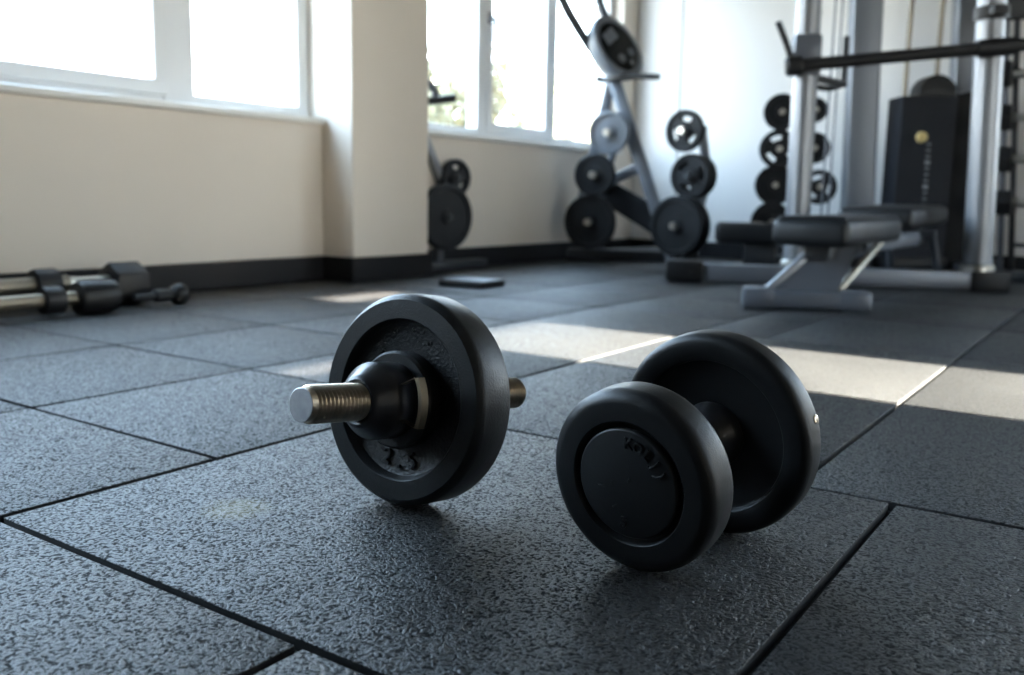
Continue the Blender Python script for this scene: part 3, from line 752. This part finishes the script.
# the bar across the uprights
gb0 = on_up(u0, ud0, 68, 0)-V*(px2m(12, d1)+.022); gb1 = on_up(u1, ud1, 50, 0)-V*(px2m(13.5, d2)+.022)
gd = (gb1-gb0).normalized()
bb = thing('black_bar', 'long black bar running across both silver uprights of the rack machine', 'bar', ((gb0.x+gb1.x)/2, (gb0.y+gb1.y)/2, 0))
MB().tube([gb0-gd*.055, gb1+gd*.40], .0215, 20).build('shaft', M_BLK, bb)
MB().lathe([(0, 0), (.026, 0), (.034, .008), (.034, .05), (.026, .058), (0, .058)], frame(gb0-gd*.078, gd), 24).build('end_cap', M_BLK, bb)
MB().lathe([(.0216, -.06), (.030, -.06), (.030, .06), (.0216, .06)], frame(gb1, gd), 24, close=True).build('sleeve', M_BLK, bb)

# ---------------------------------------------------------------- bench inside the rack
bX0, bX1 = -.872, -.652; bcx = (bX0+bX1)/2
bn = thing('weight_bench', 'black padded weight bench on a wide grey foot inside the rack machine', 'bench', (bcx, 3.2, 0))
m = MB().box((bcx, 2.86, .219), (.215, .66, .078), None, .026, 4); m.build('seat', M_PAD, bn)
m = MB().box((bcx, 2.86, .260), (.185, .63, .006), None, .003, 2); m.build('seat_panel', M_PADG, bn)
Rt = Matrix.Rotation(math.radians(1.2), 3, 'X')
m = MB().box((bcx, 3.565, .257), (.25, .64, .072), Rt, .026, 4); m.build('backrest', M_PADG, bn)
m = MB(); m.bar((bcx, 2.62, .164), (bcx, 3.92, .172), .07, .045, bev=.006); m.build('spine', M_DARKF, bn)
m = MB(); m.bar((bcx+.02, 3.0, .170), (bcx+.10, 3.40, .185), .05, .05, bev=.008); m.build('seat_slider', M_GREYF, bn)
f0, f1 = onZ(741, 306), onZ(869, 311); f0.z = f1.z = .028
m = MB().bar(f0, f1, .085, .052, bev=.012); m.build('front_foot', M_GREYF, bn)
m = MB()
fd = (f1-f0).normalized(); fn = Vector((-fd.y, fd.x, 0))
for e in (f0+fd*.045, f1-fd*.045):
    m = MB().bar(e-fd*.045, e+fd*.045, .092, .060, bev=.014); m.build('foot_cap', M_GREYF, bn)
# front support: a plate between two raked struts
fc = (f0+f1)/2
s_l0 = fc-fd*.105+Vector((0, 0, .022)); s_l1 = Vector((bcx-.015, 2.68, .180)); s_r0 = fc+fd*.085+Vector((0, 0, .022)); s_r1 = Vector((bcx+.085, 2.98, .180))
MB().bar(s_l0, s_l1, .022, .030, up=fn, bev=.004).build('strut', M_SILVER, bn)
MB().bar(s_r0, s_r1, .016, .030, up=fn, bev=.004).build('strut', M_TAN, bn)
pn_ = (s_r0-s_l0).cross(s_l1-s_l0); s_r2 = s_r1.copy(); s_r2.y = s_l0.y-(pn_.x*(s_r1.x-s_l0.x)+pn_.z*(s_r1.z-s_l0.z))/pn_.y
m = MB(); A = [s_l0, s_r0, s_r2, s_l1]
off = fn*.008
va = [m.bm.verts.new(p-off) for p in A]; vb = [m.bm.verts.new(p+off) for p in A]
m.bm.faces.new(va); m.bm.faces.new(vb[::-1])
for k in range(4): m.bm.faces.new((va[k], va[(k+1) % 4], vb[(k+1) % 4], vb[k]))
gp = m.build('support_plate', M_GREYF, bn)
ctrp = (s_l0*.35+s_r0*.30+s_r1*.17+s_l1*.18)
nrm = (s_r0-s_l0).cross(s_l1-s_l0).normalized(); nrm = nrm if nrm.dot(CAM-ctrp) > 0 else -nrm
m = MB()
for k in (-.032, 0, .032): m.lathe([(0, 0), (.010, 0), (.008, .007), (0, .007)], frame(ctrp+fd*k+nrm*.007, nrm), 14)
m.build('bolts', M_BLK, gp)
m = MB().lathe([(0, 0), (.012, 0), (.012, .018), (.008, .024), (0, .024)], frame(s_l1+Vector((.0, -.03, -.005)), (0, -1, 0)), 16); m.build('adjuster_knob', M_GOLD, bn)
m = MB(); m.tube(smooth([Vector((bcx+.075, 3.86, .190)), Vector((bcx+.085, 3.90, .12)), Vector((bcx+.10, 3.97, .032)), Vector((bcx+.19, 4.03, .020))]), .013, 10)
m.tube(smooth([Vector((bcx-.075, 3.86, .190)), Vector((bcx-.085, 3.90, .12)), Vector((bcx-.10, 3.97, .032)), Vector((bcx-.19, 4.03, .020))]), .013, 10)
m.bar((bcx-.09, 3.86, .190), (bcx+.09, 3.86, .190), .03, .03, bev=.005)
m.build('rear_leg', M_GREYF, bn)

# low black bench further back
l0 = at(716, 233, 3.80); l1 = at(812, 236, 3.73)
lu = (l1-l0); lu.z = 0; lw = lu.length; lu.normalize(); lv = Vector((-lu.y, lu.x, 0)); Rl = Matrix((lu, lv, Vector((0, 0, 1)))).transposed()
lc = (l0+l1)/2+lv*.09
lb = thing('flat_bench', 'low flat black bench behind the padded weight bench', 'bench', (lc.x, lc.y, 0))
lz = l0.z
MB().box((lc.x, lc.y, lz), (lw, .18, .088), Rl, .020, 3).build('pad', M_PAD, lb)
m = MB(); e = lc-lu*(lw*.02); m.box((e.x, e.y, lz*.5-.02), (.13, .10, lz-.045), Rl, .008)
m.box((e.x, e.y, .018), (.30, .12, .034), Rl, .008); m.build('pedestal', M_DARKF, lb)
e = lc+lu*(lw*.36); m = MB(); m.box((e.x, e.y, lz*.5-.02), (.05, .10, lz-.045), Rl, .008); m.box((e.x, e.y, .018), (.06, .26, .034), Rl, .008); m.build('leg', M_DARKF, lb)

# ---------------------------------------------------------------- plate tree behind the rack
tb = at(802, 180, 4.30); pt = thing('plate_tree', 'dark plate tree loaded with small plates behind the left upright', 'plate tree', (tb.x, tb.y, 0))
MB().bar(rz(tb, .03), rz(tb, at(802, 92, 4.30).z), .05, .05, up=TP, bev=.006).build('post', M_DARKF, pt)
m = MB(); m.bar(rz(tb-U*.20, .025), rz(tb+U*.20, .025), .06, .05, bev=.008); m.bar(rz(tb-V*.22, .025), rz(tb+V*.12, .025), .06, .05, bev=.008); m.build('base', M_DARKF, pt)
tree = [(782, 112, 17.5, 'topmost small plate on the left column of the plate tree', False),
        (779, 149, 18.5, 'plate with hand openings, second from top on the left column of the plate tree', True),
        (775, 185, 19.5, 'plain plate, third from top on the left column of the plate tree', False),
        (771, 222, 19.5, 'lowest plate on the left column of the plate tree, half behind the low bench', False),
        (815, 110, 12, 'small plate showing just right of the silver upright, topmost of its column', False),
        (814, 148, 15, 'middle plate showing just right of the silver upright', False),
        (819, 187, 17, 'plate with hand openings low on the right column of the plate tree', True)]
for x_, y_, r_, lbl, gr in tree:
    stag = -.03 if tree.index((x_, y_, r_, lbl, gr)) % 2 else .03
    p = at(x_, y_, 4.14+stag); a = TP
    q = p-a*.15
    peg(pt, q, p+a*.040, .0125)
    plate(lbl, p, a, px2m(r_*1.02, 4.14), .034, .014, gr, None, spin=.9)
    tgt = rz(tb, q.z)
    MB().bar(q, tgt, .022, .022, bev=.003).build('arm', M_DARKF, pt)
# plates on a horn behind the weight stack
wh = thing('storage_horn', 'dark plate storage post behind the weight stack', 'plate tree', (at(905, 165, 4.35).x, at(905, 165, 4.35).y, 0))
hp_ = at(905, 165, 4.35)
MB().bar(rz(hp_-sv*.13, .0), rz(hp_-sv*.13, .62), .05, .05, bev=.005).build('post', M_DARKF, wh)
for (y_, r_, lbl) in ((139, 23, 'upper plate edge peeking out left of the weight stack'), (184, 25, 'lower plate edge peeking out left of the weight stack')):
    dd = 4.10 if y_ < 150 else 4.16; p = at(911, y_, dd); plate(lbl, p, -sv, px2m(r_, dd), .035, .0135)
    peg(wh, p-sv*.03, p+sv*.06, .012)

# ---------------------------------------------------------------- dumbbell rack at the right edge
XA = Vector((1, 0, 0))
rk0 = at(1003, 262, 3.72); rk = thing('dumbbell_rack', 'thin upright rack with black weights at the right edge of the view', 'rack', (rk0.x, rk0.y, 0))
for x0, x1 in ((1000, 1008), (1011, 1018)):
    p = at(x0, 262, 3.72); t = at(x1, 0, 3.72)
    dv = (t-p).normalized(); p = p+dv*((.02-p.z)/dv.z); t = p+dv*(1.38/dv.z)
    MB().bar(p, t, .022, .022, up=(0, 1, 0), bev=.003).build('post', M_GREYF if x0 == 1000 else M_DARKF, rk)
p = at(1003, 262, 3.72); MB().bar(rz(p-XA*.03, .02), rz(p+XA*.45, .02), .10, .04, bev=.006).build('foot', M_DARKF, rk)
tp = at(1012, 0, 3.72)
m = MB(); m.bar(at(1000, 2, 3.74), at(1000, 2, 3.74)+XA*.42, .14, .05, up=(0, 1, 0), bev=.006); m.build('top_board', M_BLK, rk)
for y_ in (76, 119, 161, 205, 245):
    m = MB(); c = at(1013, y_, 3.72); m.bar(c, c+XA*.42, .02, .018, bev=.003); m.build('shelf', M_DARKF, rk)
for i, (y_, n_) in enumerate(((73, 'topmost'), (117, 'second'), (159, 'third'), (203, 'fourth'))):
    c = at(1026, y_, 3.66); c.z += .0
    dbt = thing('hex_dumbbell', n_+' black hex dumbbell down the rack at the right edge', 'dumbbell', c, group='hex dumbbells on the right-edge rack')
    hx2 = [(.056*math.cos(pi/3*k), .056*math.sin(pi/3*k)) for k in range(6)]
    Fh = frame(c, XA)
    for sgn_, nm_ in ((-1, 'head'), (1, 'head')):
        MB().prism(hx2, Fh @ Matrix.Translation((0, 0, sgn_*.085)), .075, .008).build(nm_, M_BLK, dbt)
    MB().cyl(c-XA*.055, c+XA*.055, .015, 16).build('handle', M_CHROME, dbt)
# ---------------------------------------------------------------- outside the windows
gm = MB(); slab(gm, -40, WX-WT, -30, 40, -.3, -.06); slab(gm, WX-WT, 30, YB+WT, 40, -.3, -.06); structure('ground', gm, M_GROUND, None)
def tree_thing(label, x, y, hgt, spread, nleaf, leafmat, name='garden_tree', base=.35, lsz=.05, group='trees outside the windows'):
    t = thing(name, label, 'tree', (x, y, -.06), group=None)
    rnd = random.Random(int(x*100+y*37)); m = MB(); ends = []
    def grow(p, d, ln, r, dep):
        pts = [p]; rs = [r]
        for k in range(3):
            d = (d+Vector((rnd.uniform(-.15, .15), rnd.uniform(-.15, .15), rnd.uniform(-.02, .12)))).normalized()
            p = p+d*ln/3; pts.append(p); rs.append(r*(1-.22*(k+1)))
        m.tube(pts, rs, 6); ends.append((p, dep))
        if dep > 0:
            for k in range(3):
                nd = (d+Vector((rnd.uniform(-1, 1), rnd.uniform(-1, 1), rnd.uniform(-.2, .6)))*spread).normalized()
                grow(pts[rnd.randint(1, 3)], nd, ln*rnd.uniform(.6, .8), r*.5, dep-1)
    grow(Vector((x, y, -.06)), Vector((0, 0, 1)), hgt*base, hgt*.022, 4)
    m.build('trunk', M_BARK, t)
    lm = MB(); tips = [e[0] for e in ends if e[1] <= 2]
    for k in range(nleaf):
        p = rnd.choice(tips)+Vector((rnd.gauss(0, 1), rnd.gauss(0, 1), rnd.gauss(0, 1)))*hgt*.035
        u = Vector((rnd.uniform(-1, 1), rnd.uniform(-1, 1), rnd.uniform(-1, 1))).normalized(); w = u.orthogonal().normalized(); s_ = lsz*rnd.uniform(.6, 1.3)
        nn = u.cross(w)*s_*.15
        vs = [lm.bm.verts.new(q) for q in (p-u*s_, p+w*s_*.45+nn, p+u*s_, p-w*s_*.45+nn)]
        lm.bm.faces.new(vs)
    lm.build('foliage', leafmat, t)
def outside(px, d): return at(px, 100, d)
o = outside(454, 5.7); tree_thing('golden-leaved shrub seen through the far window beside the pillar', o.x, o.y, 1.62, .70, 3000, M_LEAFA, lsz=.034)
o = outside(512, 6.6); tree_thing('olive-leaved shrub seen through the middle pane of the far window', o.x, o.y, 1.42, .60, 2600, M_LEAFB, lsz=.034)
o = outside(570, 7.4); tree_thing('small yellow shrub seen through the far window beside the silver machine', o.x, o.y, 1.40, .45, 1600, M_LEAFA, lsz=.034)
o = at(20, 60, 4.6); tree_thing('thin sapling showing through the lower corner of the near window', o.x, o.y, 1.12, .5, 260, M_LEAFA, lsz=.03)

# ---------------------------------------------------------------- light
def light(name, kind, loc, energy, col, rot=None):
    l = bpy.data.lights.new(name, kind); l.energy = energy; l.color = col
    o = bpy.data.objects.new(name, l); C.objects.link(o); o.location = loc
    if rot is not None: o.rotation_euler = rot
    return o
SUN_EL = math.radians(25)
sd = Vector((-math.cos(SUN_EL), 0, -math.sin(SUN_EL)))
so = light('sun', 'SUN', (8, 1.6, 4), 350, (1.0, .90, .76)); so.rotation_euler = sd.to_track_quat('-Z', 'Y').to_euler(); so.data.angle = math.radians(.55)
def portal(name, loc, nrm, sx, sy):
    o = light(name, 'AREA', loc, 1, (1, 1, 1)); o.data.shape = 'RECTANGLE'; o.data.size = sx*S; o.data.size_y = sy*S
    o.rotation_euler = Vector(nrm).to_track_quat('-Z', 'Z').to_euler(); o.data.cycles.is_portal = True
portal('daylight_window_1', (WX-WT-.01, (W1[0]+W1[1])/2, (SILLZ+TOPZ)/2), (1, 0, 0), W1[1]-W1[0], TOPZ-SILLZ)
portal('daylight_window_2', (WX-WT-.01, (W2[0]+W2[1])/2, (SILLZ+TOPZ)/2), (1, 0, 0), W2[1]-W2[0], TOPZ-SILLZ)
portal('daylight_fill_window', ((WF[0]+WF[1])/2, YB+WT+.01, (WF[2]+WF[3])/2), (0, -1, 0), WF[1]-WF[0], WF[3]-WF[2])
portal('daylight_sun_opening', (RX+.07, (DO[0]+DO[1])/2, DO[3]/2), (-1, 0, 0), DO[1]-DO[0], DO[3])

w = bpy.data.worlds.new('sky'); scene.world = w; w.use_nodes = True
nt = w.node_tree; bg = nt.nodes['Background']
tcw = nt.nodes.new('ShaderNodeTexCoord'); sx = nt.nodes.new('ShaderNodeSeparateXYZ'); nt.links.new(tcw.outputs['Generated'], sx.inputs[0])
rp = nt.nodes.new('ShaderNodeValToRGB'); nt.links.new(sx.outputs['Z'], rp.inputs['Fac'])
rp.color_ramp.elements[0].position = 0; rp.color_ramp.elements[0].color = (1.0, .97, .90, 1)
rp.color_ramp.elements[1].position = .35; rp.color_ramp.elements[1].color = (.56, .76, 1.0, 1)
nt.links.new(rp.outputs['Color'], bg.inputs['Color']); bg.inputs['Strength'].default_value = 19.5

# ---------------------------------------------------------------- camera
cam = bpy.data.cameras.new('camera'); co_ = bpy.data.objects.new('camera', cam); C.objects.link(co_)
R3 = Matrix((RIGHT, -DOWN, -FWD)).transposed()
co_.matrix_world = Matrix.Translation(CAM) @ R3.to_4x4(); co_.location = CAM; co_.rotation_euler = R3.to_euler()
cam.sensor_fit = 'HORIZONTAL'; cam.sensor_width = 36; cam.lens = FPX/1024*36
cam.clip_start = .02; cam.clip_end = 200
cam.dof.use_dof = True; cam.dof.focus_distance = .78*S; cam.dof.aperture_fstop = 4.5
scene.camera = co_

# ---------------------------------------------------------------- to metres
done = set()
for o in scene.objects:
    if o.data is not None and o.type == 'MESH' and o.data.name not in done:
        o.data.transform(Matrix.Scale(S, 4)); done.add(o.data.name)
    o.location = o.location*S

vs = scene.view_settings
scene.display_settings.display_device = 'sRGB'
vs.view_transform = 'Standard'; vs.look = 'None'; vs.exposure = 0.0; vs.gamma = 1; vs.use_curve_mapping = False
scene.cycles.use_denoising = True; scene.cycles.denoising_prefilter = 'ACCURATE'; scene.cycles.use_adaptive_sampling = False
scene.cycles.max_bounces = 10; scene.cycles.diffuse_bounces = 6; scene.cycles.transparent_max_bounces = 12
scene.cycles.sample_clamp_indirect = 8
